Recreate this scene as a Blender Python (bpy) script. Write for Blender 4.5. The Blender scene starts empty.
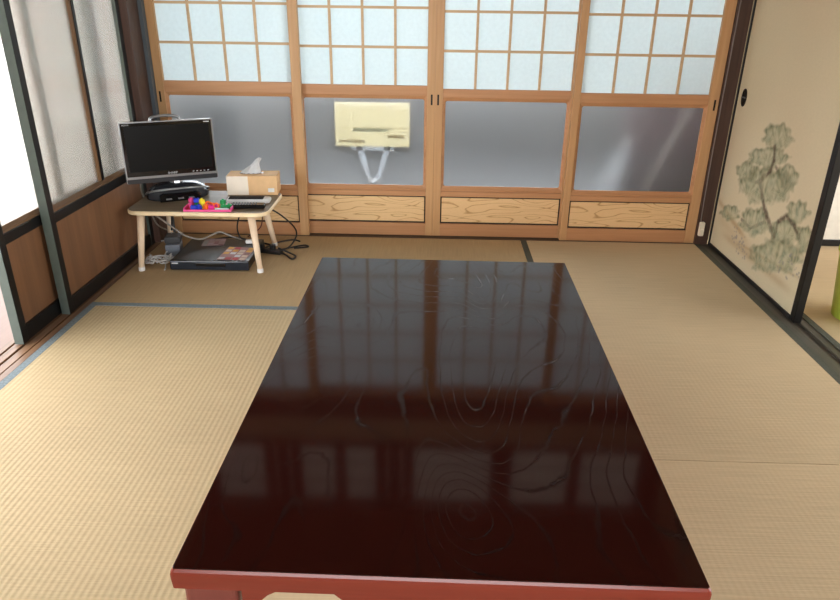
import bpy, bmesh, math, random
from math import pi, sin, cos, radians
from mathutils import Vector, Matrix, noise as mnoise
random.seed(7)
S = bpy.context.scene
COL = S.collection

# ------------------------------------------------------------------ helpers
def srgb(r, g, b):
    f = lambda v: (v/255/12.92) if v/255 <= .04045 else ((v/255+.055)/1.055)**2.4
    return (f(r), f(g), f(b), 1)

def link(o, parent=None):
    COL.objects.link(o)
    if parent is not None:
        o.parent = parent
    return o

def tag(o, label=None, cat=None, group=None, kind=None):
    if label: o['label'] = label
    if cat: o['category'] = cat
    if group: o['group'] = group
    if kind: o['kind'] = kind
    return o

def empty(name, loc=(0, 0, 0), rz=0):
    o = bpy.data.objects.new(name, None)
    o.empty_display_size = .05
    o.location = loc
    o.rotation_euler = (0, 0, rz)
    return link(o)

def obj(name, bm, m, parent=None, bevel=0, seg=2, smooth=False, loc=None, rot=None):
    me = bpy.data.meshes.new(name)
    bmesh.ops.recalc_face_normals(bm, faces=bm.faces)
    bm.to_mesh(me); bm.free()
    for mm in (m if isinstance(m, (list, tuple)) else [m]):
        me.materials.append(mm)
    o = bpy.data.objects.new(name, me)
    if smooth:
        for p in me.polygons: p.use_smooth = True
    if loc: o.location = loc
    if rot: o.rotation_euler = rot
    link(o, parent)
    if bevel:
        b = o.modifiers.new('bevel', 'BEVEL')
        b.width = bevel; b.segments = seg; b.limit_method = 'ANGLE'; b.angle_limit = radians(40)
    return o

def box(bm, x0, x1, y0, y1, z0, z1, mi=0):
    v = [bm.verts.new(p) for p in ((x0,y0,z0),(x1,y0,z0),(x1,y1,z0),(x0,y1,z0),(x0,y0,z1),(x1,y0,z1),(x1,y1,z1),(x0,y1,z1))]
    for f in ((3,2,1,0),(4,5,6,7),(0,1,5,4),(1,2,6,5),(2,3,7,6),(3,0,4,7)):
        fc = bm.faces.new([v[i] for i in f]); fc.material_index = mi
    return v

def boxes(*bs):
    bm = bmesh.new()
    for b in bs: box(bm, *b)
    return bm

def rrect(w, d, r, n=6):
    pts = []
    for cx, cy, a0 in ((w/2-r, d/2-r, 0), (-w/2+r, d/2-r, 90), (-w/2+r, -d/2+r, 180), (w/2-r, -d/2+r, 270)):
        for i in range(n+1):
            a = radians(a0+90*i/n)
            pts.append((cx+r*cos(a), cy+r*sin(a)))
    return pts

def prism(bm, pts, z0, z1, mi=0, axis='z'):
    mp = {'z': lambda p, z: (p[0], p[1], z), 'y': lambda p, z: (p[0], z, p[1]), 'x': lambda p, z: (z, p[0], p[1])}[axis]
    a = [bm.verts.new(mp(p, z0)) for p in pts]; b = [bm.verts.new(mp(p, z1)) for p in pts]
    n = len(pts)
    fs = [bm.faces.new(a[::-1]), bm.faces.new(b)]
    for i in range(n):
        fs.append(bm.faces.new((a[i], a[(i+1) % n], b[(i+1) % n], b[i])))
    for f in fs: f.material_index = mi
    return fs

def loft(bm, rings, cap=True, mi=0):
    R = [[bm.verts.new(p) for p in r] for r in rings]
    n = len(R[0])
    for a, b in zip(R, R[1:]):
        for i in range(n):
            f = bm.faces.new((a[i], a[(i+1) % n], b[(i+1) % n], b[i])); f.material_index = mi
    if cap:
        bm.faces.new(R[0][::-1]).material_index = mi; bm.faces.new(R[-1]).material_index = mi

def smooth_path(pts, n=6):
    P = [Vector(p) for p in pts]; out = []
    for i in range(len(P)-1):
        p0 = P[max(i-1, 0)]; p1 = P[i]; p2 = P[i+1]; p3 = P[min(i+2, len(P)-1)]
        for k in range(n):
            t = k/n
            out.append(.5*((2*p1)+(p2-p0)*t+(2*p0-5*p1+4*p2-p3)*t*t+(3*p1-p0-3*p2+p3)*t**3))
    out.append(P[-1])
    return out

def tube(bm, pts, r, sides=8, smooth=6, mi=0):
    P = smooth_path(pts, smooth) if smooth else [Vector(p) for p in pts]
    rings = []; up = None
    for i, p in enumerate(P):
        t = (P[min(i+1, len(P)-1)]-P[max(i-1, 0)]).normalized()
        if up is None:
            up = Vector((0, 0, 1)) if abs(t.z) < .9 else Vector((1, 0, 0))
        u = t.cross(up).normalized(); w = u.cross(t).normalized(); up = w
        rr = r[0]+(r[1]-r[0])*i/(len(P)-1) if isinstance(r, tuple) else r
        rings.append([p+(u*cos(2*pi*k/sides)+w*sin(2*pi*k/sides))*rr for k in range(sides)])
    loft(bm, rings, mi=mi)

def cyl(bm, c, r0, r1, z0, z1, n=20, mi=0):
    loft(bm, [[(c[0]+r0*cos(2*pi*k/n), c[1]+r0*sin(2*pi*k/n), z0) for k in range(n)],
              [(c[0]+r1*cos(2*pi*k/n), c[1]+r1*sin(2*pi*k/n), z1) for k in range(n)]], mi=mi)

def text(name, body, size, m, parent, loc, rot, ext=.0003):
    cu = bpy.data.curves.new(name, 'FONT'); cu.body = body; cu.size = size; cu.extrude = ext
    cu.align_x = 'CENTER'; cu.align_y = 'CENTER'
    t = bpy.data.objects.new(name, cu); COL.objects.link(t)
    dg = bpy.context.evaluated_depsgraph_get()
    me = bpy.data.meshes.new_from_object(t.evaluated_get(dg))
    bpy.data.objects.remove(t)
    me.materials.clear(); me.materials.append(m)
    o = bpy.data.objects.new(name, me); o.location = loc; o.rotation_euler = rot
    return link(o, parent)

# ------------------------------------------------------------------ materials
class NT:
    def __init__(s, name):
        s.m = bpy.data.materials.new(name); s.m.use_nodes = True
        s.t = s.m.node_tree; s.n = s.t.nodes; s.b = s.n['Principled BSDF']; s.out = s.n['Material Output']
    def new(s, typ, **kw):
        nd = s.n.new(typ)
        for k, v in kw.items():
            if hasattr(nd, k): setattr(nd, k, v)
        return nd
    def set(s, nd, **kw):
        for k, v in kw.items(): nd.inputs[k.replace('_', ' ')].default_value = v
        return nd
    def l(s, a, b): s.t.links.new(a, b)
    def coord(s, scale=(1, 1, 1), rot=(0, 0, 0), loc=(0, 0, 0)):
        tc = s.new('ShaderNodeTexCoord'); mp = s.new('ShaderNodeMapping')
        mp.inputs['Scale'].default_value = scale; mp.inputs['Rotation'].default_value = rot; mp.inputs['Location'].default_value = loc
        s.l(tc.outputs['Object'], mp.inputs['Vector']); return mp.outputs['Vector']
    def noise(s, vec, scale=1, detail=3, rough=.5, dist=0):
        nd = s.new('ShaderNodeTexNoise'); s.l(vec, nd.inputs['Vector'])
        nd.inputs['Scale'].default_value = scale; nd.inputs['Detail'].default_value = detail
        nd.inputs['Roughness'].default_value = rough; nd.inputs['Distortion'].default_value = dist
        return nd.outputs['Fac']
    def math(s, op, a, b=None, c=None):
        nd = s.new('ShaderNodeMath'); nd.operation = op
        for i, v in enumerate((a, b, c)):
            if v is None: continue
            if isinstance(v, (int, float)): nd.inputs[i].default_value = v
            else: s.l(v, nd.inputs[i])
        return nd.outputs[0]
    def ramp(s, fac, stops):
        nd = s.new('ShaderNodeValToRGB'); e = nd.color_ramp.elements
        while len(e) < len(stops): e.new(.5)
        for i, (p, c) in enumerate(stops):
            e[i].position = p; e[i].color = c
        s.l(fac, nd.inputs['Fac']); return nd.outputs['Color']
    def mix(s, fac, a, b, blend='MIX'):
        nd = s.new('ShaderNodeMix'); nd.data_type = 'RGBA'; nd.blend_type = blend
        for sock, v in ((nd.inputs['Factor'], fac), (nd.inputs[6], a), (nd.inputs[7], b)):
            if isinstance(v, (int, float, tuple)): sock.default_value = v
            else: s.l(v, sock)
        return nd.outputs[2]
    def bump(s, h, strength=.2, dist=.002):
        nd = s.new('ShaderNodeBump'); nd.inputs['Strength'].default_value = strength; nd.inputs['Distance'].default_value = dist
        s.l(h, nd.inputs['Height']); s.l(nd.outputs['Normal'], s.b.inputs['Normal'])
    def col(s, v):
        if isinstance(v, tuple): s.b.inputs['Base Color'].default_value = v
        else: s.l(v, s.b.inputs['Base Color'])
    def pr(s, rough=.5, spec=.5, metal=0):
        s.b.inputs['Roughness'].default_value = rough; s.b.inputs['Specular IOR Level'].default_value = spec
        s.b.inputs['Metallic'].default_value = metal

def plain(name, c, rough=.5, spec=.5, metal=0, vary=.06, scale=25):
    n = NT(name); n.pr(rough, spec, metal)
    f = n.noise(n.coord(), scale, 3)
    d = tuple(x*(1-vary) for x in c[:3])+(1,); u = tuple(min(1, x*(1+vary)) for x in c[:3])+(1,)
    n.col(n.ramp(f, [(.3, d), (.7, u)]))
    return n.m

def wood(name, c1, c2, axis='z', rough=.45, spec=.4, k=40, low=1.6, bump=.05):
    n = NT(name); n.pr(rough, spec)
    sc = {'x': (low, k, k), 'y': (k, low, k), 'z': (k, k, low)}[axis]
    f = n.noise(n.coord(sc), 1, 4, .6, .6)
    big = n.noise(n.coord(tuple(v*.12 for v in sc)), 1, 2)
    ff = n.math('MULTIPLY_ADD', big, .5, n.math('MULTIPLY', f, .6))
    n.col(n.ramp(ff, [(.3, c1), (.75, c2)]))
    n.bump(f, bump, .001)
    return n.m

def cathedral(name, c_base, c_line, scale, bands, rough, spec=.5, width=.16, bump=.1, coat=0, off=(0, 0, 0), c_mid=None):
    n = NT(name); n.pr(rough, spec)
    v = n.coord(scale, loc=off)
    h = n.noise(v, 1, 1.2, .4, .35)
    t = n.math('FRACT', n.math('MULTIPLY', h, bands))
    tri = n.math('ABSOLUTE', n.math('SUBTRACT', t, .5))           # 0 at the line
    fine = n.noise(n.coord(tuple(x*22 for x in scale)), 1, 2)
    line = n.ramp(n.math('ADD', tri, n.math('MULTIPLY', n.math('SUBTRACT', fine, .5), .12)), [(.0, (1, 1, 1, 1)), (width, (0, 0, 0, 1))])
    base = n.mix(fine, c_base, c_mid or c_base)
    n.col(n.mix(line, base, c_line))
    if bump: n.bump(line, bump, -.0006)
    if coat:
        n.b.inputs['Coat Weight'].default_value = coat; n.b.inputs['Coat Roughness'].default_value = .05
    return n.m

def tatami(name, c, rib_axis, rib=1):
    """woven rush: ridges run along rib_axis"""
    n = NT(name); n.pr(.75, .25)
    v = n.coord()
    sep = n.new('ShaderNodeSeparateXYZ'); n.l(v, sep.inputs[0])
    across = sep.outputs['X'] if rib_axis == 'y' else sep.outputs['Y']
    along = sep.outputs['Y'] if rib_axis == 'y' else sep.outputs['X']
    w = n.math('SINE', n.math('MULTIPLY', across, 2*pi/.0148))
    cell = n.math('FLOOR', n.math('MULTIPLY', across, 1/.0148))
    ph = n.math('MULTIPLY', cell, pi)
    bead = n.math('SINE', n.math('ADD', n.math('MULTIPLY', along, 2*pi/.022), ph))
    rush = n.noise(n.coord((6, 230, 1) if rib_axis == 'y' else (230, 6, 1)), 1, 2)
    broad = n.noise(n.coord((1.2, 1.2, 1)), 1.3, 3)
    h = n.math('ADD', n.math('MULTIPLY', w, .5*rib), n.math('ADD', n.math('MULTIPLY', bead, .09*rib), n.math('MULTIPLY', rush, .5)))
    f = n.math('ADD', n.math('MULTIPLY', rush, .45), n.math('ADD', n.math('MULTIPLY', broad, .45), n.math('MULTIPLY', w, .07*rib)))
    d = tuple(x*.78 for x in c[:3])+(1,); u = tuple(min(1, x*1.16) for x in c[:3])+(1,)
    n.col(n.ramp(f, [(.2, d), (.75, u)]))
    n.bump(h, .55, .0016)
    return n.m

def frosted(name, c, rough, diff, cdiff):
    n = NT(name)
    n.b.inputs['Base Color'].default_value = c
    n.b.inputs['Transmission Weight'].default_value = 1
    n.b.inputs['Roughness'].default_value = rough
    n.b.inputs['IOR'].default_value = 1.45
    tr = n.new('ShaderNodeBsdfTranslucent'); tr.inputs['Color'].default_value = cdiff
    di = n.new('ShaderNodeBsdfDiffuse'); di.inputs['Color'].default_value = cdiff
    ms = n.new('ShaderNodeMixShader'); ms.inputs[0].default_value = .3
    n.l(tr.outputs[0], ms.inputs[1]); n.l(di.outputs[0], ms.inputs[2])
    m2 = n.new('ShaderNodeMixShader'); m2.inputs[0].default_value = diff
    n.l(n.b.outputs[0], m2.inputs[1]); n.l(ms.outputs[0], m2.inputs[2]); n.l(m2.outputs[0], n.out.inputs['Surface'])
    f = n.noise(n.coord(), 190, 2)
    n.bump(f, .25, .001)
    return n.m

def paper(name, c, trans=.55, nscale=60):
    n = NT(name)
    f = n.noise(n.coord(), nscale, 4, .6)
    colr = n.ramp(f, [(.3, tuple(x*.94 for x in c[:3])+(1,)), (.7, c)])
    tr = n.new('ShaderNodeBsdfTranslucent'); di = n.new('ShaderNodeBsdfDiffuse')
    n.l(colr, tr.inputs['Color']); n.l(colr, di.inputs['Color'])
    ms = n.new('ShaderNodeMixShader'); ms.inputs[0].default_value = trans
    n.l(di.outputs[0], ms.inputs[1]); n.l(tr.outputs[0], ms.inputs[2]); n.l(ms.outputs[0], n.out.inputs['Surface'])
    return n.m

HZ = wood('hinoki upright', srgb(174, 130, 86), srgb(208, 166, 118), 'z', .42)
HX = wood('hinoki level', srgb(168, 118, 80), srgb(200, 150, 106), 'x', .42)
HPANEL = cathedral('hinoki board', srgb(234, 200, 150), srgb(184, 138, 88), (3.2, 1, 17), 9, .4, width=.11, bump=.03, c_mid=srgb(222, 184, 132))
GROOVE = plain('dark groove', srgb(30, 22, 16), .8)
PAPER = paper('shoji paper', (.80, .88, .90, 1), .55)
FROST = frosted('frosted glass', (.93, .96, .98, 1), .28, .08, (.6, .62, .64, 1))
FROSTW = frosted('frosted window glass', (.95, .95, .93, 1), .26, .28, (.49, .51, .48, 1))
HLAT = wood('backlit hinoki lattice', srgb(188, 156, 118), srgb(214, 182, 142), 'x', .5)  # bars lightened in the colour for the backlight of the paper
PULL = plain('dark bronze', srgb(30, 24, 20), .35, .5, .6)
DARK = plain('black lacquered wood', srgb(17, 16, 16), .4, .35)
LITEDGE = plain('black wood edge lit grey green', srgb(84, 93, 87), .6, .3)  # light falling on the near stile edges, put into the colour
BROWNSTOP = wood('brown glazing bead', srgb(84, 62, 44), srgb(124, 94, 66), 'y', .5)
BROWNMUN = wood('brown muntin wood', srgb(92, 66, 44), srgb(140, 104, 70), 'z', .5)
PLYZ = wood('brown plywood', srgb(92, 64, 44), srgb(138, 98, 68), 'z', .4, .5, 22, 1.2)
POST = wood('dark brown post wood', srgb(54, 38, 32), srgb(84, 62, 52), 'z', .45)
POSTX = wood('dark brown beam wood', srgb(54, 38, 30), srgb(84, 62, 48), 'x', .45)
SILLY = wood('worn sill wood', srgb(70, 50, 38), srgb(142, 108, 78), 'y', .5, .4, 60, 2)
SILLG = wood('grey sill wood', srgb(58, 54, 46), srgb(96, 90, 78), 'y', .55, .4, 60, 2)
SILLX = wood('dark back sill wood', srgb(50, 40, 32), srgb(88, 70, 54), 'x', .5)
ENG = wood('veranda boards', srgb(98, 68, 48), srgb(128, 92, 68), 'y', .5, .5, 20, 1.5)
CEIL = wood('ceiling boards', srgb(92, 66, 46), srgb(124, 92, 64), 'y', .6, .3, 14, 1)
PLASTER = plain('sand plaster', srgb(176, 160, 128), .9, .2, 0, .08, 90)
TAT_L = tatami('rush matting facing window', srgb(190, 170, 132), 'y', .8)
TAT_B = tatami('brown rush matting', srgb(182, 156, 116), 'x', .25)  # browner matting tone with faint ribs
TAT_R = tatami('tan rush matting', srgb(204, 182, 146), 'y', .15)
HERI = plain('grey green border cloth', srgb(84, 92, 92), .85, .2, 0, .15, 160)
HERID = plain('dark border cloth', srgb(88, 89, 79), .85, .2, 0, .15, 160)
HERIB = plain('blue grey border cloth', srgb(118, 130, 134), .85, .2, 0, .25, 160)
GRAY_FLOOR = plain('grey lino', srgb(60, 62, 64), .5, .3)
GRAVEL = plain('pale gravel', srgb(226, 222, 212), .9, .2, 0, .1, 8)
REDWALL = plain('faded red garden wall', srgb(196, 140, 122), .9, .2, 0, .12, 2)
GREYWALL = plain('grey kitchen wall', srgb(120, 120, 118), .8, .2)

def lacquer():
    n = NT('mahogany lacquer'); n.pr(.085, .28)
    h = n.noise(n.coord((3.0, 1.15, 1), loc=(.35, .2, 0)), 1, 1.2, .4, .3)
    for cx, cy, sx, sy, a in RINGS:
        v = n.coord((1/sx, 1/sy, 0), loc=(-cx/sx, -cy/sy, 0))
        ln = n.new('ShaderNodeVectorMath'); ln.operation = 'LENGTH'; n.l(v, ln.inputs[0])
        g = n.math('POWER', 2.718, n.math('MULTIPLY', n.math('MULTIPLY', ln.outputs['Value'], ln.outputs['Value']), -1))
        h = n.math('MULTIPLY_ADD', g, a, h)
    h = n.math('MULTIPLY_ADD', n.noise(n.coord((14, 9, 1)), 1, 3), .035, h)
    tri = n.math('ABSOLUTE', n.math('SUBTRACT', n.math('FRACT', n.math('MULTIPLY', h, 24)), .5))
    fine = n.noise(n.coord((60, 12, 1)), 1, 2)
    line = n.ramp(n.math('ADD', tri, n.math('MULTIPLY', n.math('SUBTRACT', fine, .5), .14)), [(.0, (1, 1, 1, 1)), (.085, (0, 0, 0, 1))])
    line = n.math('MULTIPLY', line, n.ramp(n.noise(n.coord((4, 3, 1)), 1, 2), [(.36, (.1, .1, .1, 1)), (.56, (1, 1, 1, 1))]))
    base = n.mix(fine, (.019, .0032, .0024, 1), (.024, .0042, .003, 1))
    n.col(n.mix(line, base, (.010, .0026, .0022, 1)))
    n.l(n.math('MULTIPLY_ADD', line, .20, .08), n.b.inputs['Roughness'])
    return n.m
RINGS = [(.048, -.512, .075, .13, .26), (-.202, .144, .07, .14, .20), (-.34, -.40, .05, .16, .16), (.13, .34, .06, .2, .12)]
LACQ = lacquer()
LACQE = wood('red mahogany edge', srgb(116, 42, 32), srgb(142, 58, 44), 'x', .25, .5, 30, 1.2, .02)
LACQL = wood('red mahogany leg', srgb(112, 52, 46), srgb(140, 74, 66), 'z', .3, .5, 30, 1.2, .02)
MAPLE = wood('pale maple', srgb(226, 198, 166), srgb(244, 222, 194), 'z', .4, .4, 30, 1.5, .02)
MAPLEX = plain('pale maple edge', srgb(238, 216, 176), .4)
TVTOP = wood('grey brown laminate', srgb(108, 94, 74), srgb(150, 132, 106), 'x', .42, .18, 40, 1.5, .02)
WHITEP = plain('white plastic', srgb(232, 230, 226), .4)
BLACKG = plain('gloss black plastic', srgb(10, 10, 12), .12, .6)
SCREEN = plain('lcd screen', srgb(7, 8, 9), .3, .22)
SILVER = plain('silver plastic', srgb(168, 170, 172), .28, .5, .75)
DKGREY = plain('dark grey plastic', srgb(44, 46, 50), .3, .5)
STEELD = plain('charcoal gloss base', srgb(66, 70, 76), .2, .6, .4)
DVDT = plain('black metal lid', srgb(16, 16, 17), .3, .5)
DVDF = plain('dark navy fascia', srgb(30, 36, 46), .2, .6)
CARD = plain('tan cardboard', srgb(228, 188, 140), .7, .3, 0, .05)
CARDW = plain('cream cardboard', srgb(246, 234, 216), .7, .3, 0, .03)
TISSUE = paper('tissue', (.92, .92, .92, 1), .3)
GREYP = plain('grey adapter plastic', srgb(112, 118, 128), .4)
DGREYP = plain('dark grey adapter plastic', srgb(62, 62, 64), .5)
CABW = plain('pale cable', srgb(190, 190, 188), .45)
CABG = plain('grey cable', srgb(140, 134, 124), .5)
CABK = plain('black cable', srgb(20, 19, 18), .45)
RUBBER = plain('dark button rubber', srgb(40, 42, 44), .75, .2)
LIME = plain('lime green plastic', srgb(196, 228, 96), .4)
OUTW = plain('ivory plastic', srgb(224, 216, 194), .4)
LOGOW = plain('logo silver', srgb(210, 212, 214), .4)
CREAM = paper('cream poster paper', (.95, .89, .68, 1), .7)
INKB = paper('grey blue ink', (.55, .60, .52, 1), .7)
INKY = paper('dull grey ink', (.66, .60, .42, 1), .7)
WHITET = paper('white stand plastic', (.80, .84, .88, 1), .6)
def toyc(n, r, g, b): return plain(n+' toy plastic', srgb(r, g, b), .35, .5, 0, .03)
TOY = {'pink': toyc('pink', 240, 84, 150), 'red': toyc('red', 226, 44, 62), 'blue': toyc('blue', 34, 58, 190), 'green': toyc('green', 26, 140, 74),
       'yellow': toyc('yellow', 244, 226, 50), 'orange': toyc('orange', 248, 112, 30), 'magenta': toyc('magenta', 226, 44, 150), 'lime': toyc('lime', 130, 200, 60), 'white': toyc('white', 200, 214, 214)}

# ------------------------------------------------------------------ setting
def struct(name, bm, m, label, cat, bevel=0):
    o = obj(name, bm, m, None, bevel)
    return tag(o, label, cat, None, 'structure')

CH = 2.42
struct('floor', boxes((.06, 2.745, -4.6, .005, -.12, -.03)), plain('subfloor', srgb(120, 96, 70), .8), 'board subfloor under the tatami mats of the room', 'floor')
struct('floor_veranda', boxes((-1.1, -.075, -5, .4, -.12, -.012)), ENG, 'pale wooden veranda floor beyond the sliding glass doors', 'floor')
struct('floor_kitchen', boxes((-.6, 3.3, .13, 2.6, -.12, -.02)), GRAY_FLOOR, 'grey floor of the dim space behind the lattice doors', 'floor')
struct('floor_side', boxes((2.825, 6, -4.6, .12, -.12, -.006)), TAT_R, 'tan matting floor of the neighbouring room past the painted door', 'floor')
struct('ceiling', boxes((-1.7, 6.2, -5.2, 2.9, CH, CH+.1), *[(.06, 2.74, y, y+.03, CH-.03, CH) for y in (-.45, -.9, -1.35, -1.8, -2.25, -2.7, -3.15, -3.6, -4.05)]), CEIL, 'dark board ceiling with slim battens, unseen eave lengthened to cut sky light', 'ceiling')  # veranda eave, out of view, lengthened to cut sky light on the floor
# sills
struct('trim_1', boxes((.02, 2.72, .004, .13, -.06, -.001), (.02, 2.72, .0025, .006, -.03, .0015)), SILLX, 'dark wooden sill track under the four lattice doors', 'sill')
struct('trim_2', boxes((-.075, -.052, -4.6, .0, -.08, -.006), (-.052, -.04, -4.6, 0, -.08, -.012), (-.04, -.012, -4.6, 0, -.08, -.004), (-.012, .0, -4.6, 0, -.08, -.012), (.0, .028, -4.6, 0, -.08, -.003), (.028, .036, -4.6, 0, -.08, -.011), (.036, .059, -4.6, 0, -.08, -.001)), SILLY, 'worn brown grooved sill under the glass doors', 'sill')
struct('trim_3', boxes((2.706, 2.745, -4.6, 0, -.08, -.001), (2.745, 2.772, -4.6, 0, -.08, -.010), (2.772, 2.80, -4.6, 0, -.08, -.001)), SILLG, 'dark grooved sill under the pine painted door', 'sill')
struct('trim_4', boxes((2.80, 2.825, -4.6, .0, -.08, .003)), HERID, 'dark cloth border along the neighbouring room matting', 'matting border')
# posts
struct('trim_5', boxes((-.07, .06, -.135, .03, -.05, CH)), POST, 'dark brown corner post beside the television', 'post', .003)
struct('trim_6', boxes((.06, .0765, -.02, .09, 0, 1.62)), plain('grey reflection jamb', srgb(84, 92, 98), .5), 'narrow jamb toned with grey reflection left of the lattice doors', 'jamb')  # grey blue reflection on the jamb, put into its base colour
struct('trim_7', boxes((2.679, 2.742, -.004, .12, -.05, CH)), POST, 'dark brown post between lattice doors and painted door', 'post', .003)
# walls above the doors (Y=0)
struct('wall_back', boxes((.06, 2.68, .035, .085, 1.74, 1.93), (.06, 2.68, .035, .085, 2.38, CH)), PLASTER, 'sand plaster strip above the lattice doors', 'wall')
struct('trim_8', boxes((.06, 2.68, -.005, .12, 1.62, 1.74), (.06, 2.68, .01, .11, 1.915, 1.955), (.06, 2.68, .01, .11, 2.36, 2.395)), POSTX, 'dark wooden lintel over the lattice doors', 'lintel', .003)
w = struct('window_1', boxes(*[(x-.03, x+.03, .03, .09, 1.955, 2.36) for x in (.09, .44, .52, .60, .86, 1.10, 1.18, 1.26, 1.78, 1.84, 2.24, 2.65)], *[(.06, 2.68, .05, .06, z-.004, z+.004) for z in (2.09, 2.225)]), POSTX, 'papered transom above the lattice door lintel', 'window')
obj('transom_paper', boxes((.06, 2.68, .062, .0625, 1.955, 2.36)), paper('toned transom paper', (.85, .83, .78, 1), .5), w)  # paper tone set for its reflection in the table top
# left wall above glass doors, unseen rear part closed in to dim the floor
struct('wall_left', boxes((-.05, .04, -4.6, -.13, 1.74, CH), (-.05, .04, -4.6, -2.6, 0, 1.62)), PLASTER, 'sand plaster wall over the sliding glass doors, its unseen rear part added to block daylight', 'wall')
struct('trim_9', boxes((-.06, .05, -4.6, -.13, 1.62, 1.74)), wood('dark lintel along wall', srgb(54, 38, 30), srgb(84, 62, 48), 'y'), 'dark lintel over the sliding glass doors', 'lintel')
struct('wall_right', boxes((2.75, 2.83, -4.6, .0, 1.76, CH), (2.75, 2.83, -4.6, -2.7, 0, 1.62)), PLASTER, 'sand plaster wall over the painted sliding door', 'wall')
struct('trim_10', boxes((2.742, 2.84, -4.6, 0, 1.62, 1.76)), wood('dark lintel along side', srgb(54, 38, 30), srgb(84, 62, 48), 'y'), 'dark lintel over the painted sliding door', 'lintel')
struct('wall_rear', boxes((-.05, .35, -4.68, -4.6, 0, CH), (2.4, 2.83, -4.68, -4.6, 0, CH), (.35, 2.4, -4.68, -4.6, 1.5, CH), (.35, 2.4, -4.68, -4.6, 0, .7)), PLASTER, 'unseen sand plaster wall with a wide opening added to light the table front', 'wall')  # opening in this unseen wall added to light the table front
# space behind the lattice doors
struct('wall_kitchen', boxes((-.68, -.6, .13, 2.6, -.1, CH), (3.3, 3.38, .13, 2.6, -.1, CH), (-.6, 3.3, 2.6, 2.68, -.1, .75), (-.6, 3.3, 2.6, 2.68, 2.34, CH)), GREYWALL, 'grey walls around the space behind the lattice doors', 'wall')
struct('wall_end', boxes((-.68, -.02, .1, .13, -.05, CH)), GREYWALL, 'grey wall closing the end of the veranda', 'wall')
# neighbouring room
struct('wall_side', boxes((2.745, 6.1, .085, .125, -.05, CH), (6, 6.1, -4.6, .085, -.1, .3), (6, 6.1, -4.6, .085, 2.1, CH), (2.83, 6.1, -4.68, -4.6, 0, CH)), PLASTER, 'sand plaster walls of the neighbouring room', 'wall')
# outdoors
struct('ground', boxes((-14, -1.12, -10, 8, -.4, -.32)), GRAVEL, 'pale gravel yard outside the veranda', 'ground')
struct('wall_garden', boxes((-7.2, -7, -10, 8, -.32, 2.4)), REDWALL, 'faded red garden wall seen blurred through frosted glass', 'garden wall')

# neighbouring room sliding door at its end
d = empty('door_8', (3.0, .02, 0))
tag(d, 'white papered sliding door with black bottom rail in the neighbouring room', 'sliding door', None, 'structure')
obj('bottom_rail', boxes((0, .95, 0, .025, -.004, .028)), DARK, d, .002)
obj('stile', boxes((0, .03, 0, .025, .028, 1.70)), DARK, d, .002)
obj('stile', boxes((.92, .95, 0, .025, .028, 1.70)), DARK, d, .002)
obj('door_paper', boxes((.03, .92, .006, .02, .028, 1.70)), plain('white door paper', srgb(226, 222, 212), .8), d)

# ------------------------------------------------------------------ tatami mats
def mat(x0, x1, y0, y1, m, edges, label, hm=HERI):
    t = empty('tatami_mat', ((x0+x1)/2, (y0+y1)/2, -.03))
    tag(t, label, 'tatami mat', 'tatami mats on the floor')
    cx, cy = t.location.x, t.location.y
    obj('rush_surface', boxes((x0-cx, x1-cx, y0-cy, y1-cy, .0, .03)), m, t, .002)
    for e in edges:
        b = {'l': (x0-cx, x0-cx+.028, y0-cy, y1-cy), 'r': (x1-cx-.028, x1-cx, y0-cy, y1-cy), 'f': (x0-cx, x1-cx, y0-cy, y0-cy+.028), 'k': (x0-cx, x1-cx, y1-cy-.028, y1-cy)}[e]
        obj('cloth_border', boxes(b+(.0285, .0305)), {'f': HERIB}.get(e, hm), t)
    return t
XL, XM, XR = .062, 1.818, 2.705
mat(XL, XM-.001, -.886, -.0005, TAT_B, 'f', 'brown tatami mat under the small television table')
mat(XL, .945, -2.665, -.888, TAT_L, 'lr', 'pale ribbed tatami mat beside the glass sliding doors', HERIB)
mat(.947, XM-.001, -2.665, -.888, TAT_R, 'lr', 'tatami mat lying mostly underneath the big red table')
mat(XM, XR, -1.768, -.0005, TAT_R, 'lr', 'tan tatami mat beside the pine painted door', HERID)
mat(XM, XR, -3.545, -1.769, TAT_R, 'lr', 'tan tatami mat right of the red table, nearer than the thin seam', HERID)
mat(XL, XM-.001, -3.545, -2.667, TAT_L, 'k', 'tatami mat in front of the near end of the red table', HERIB)

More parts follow.
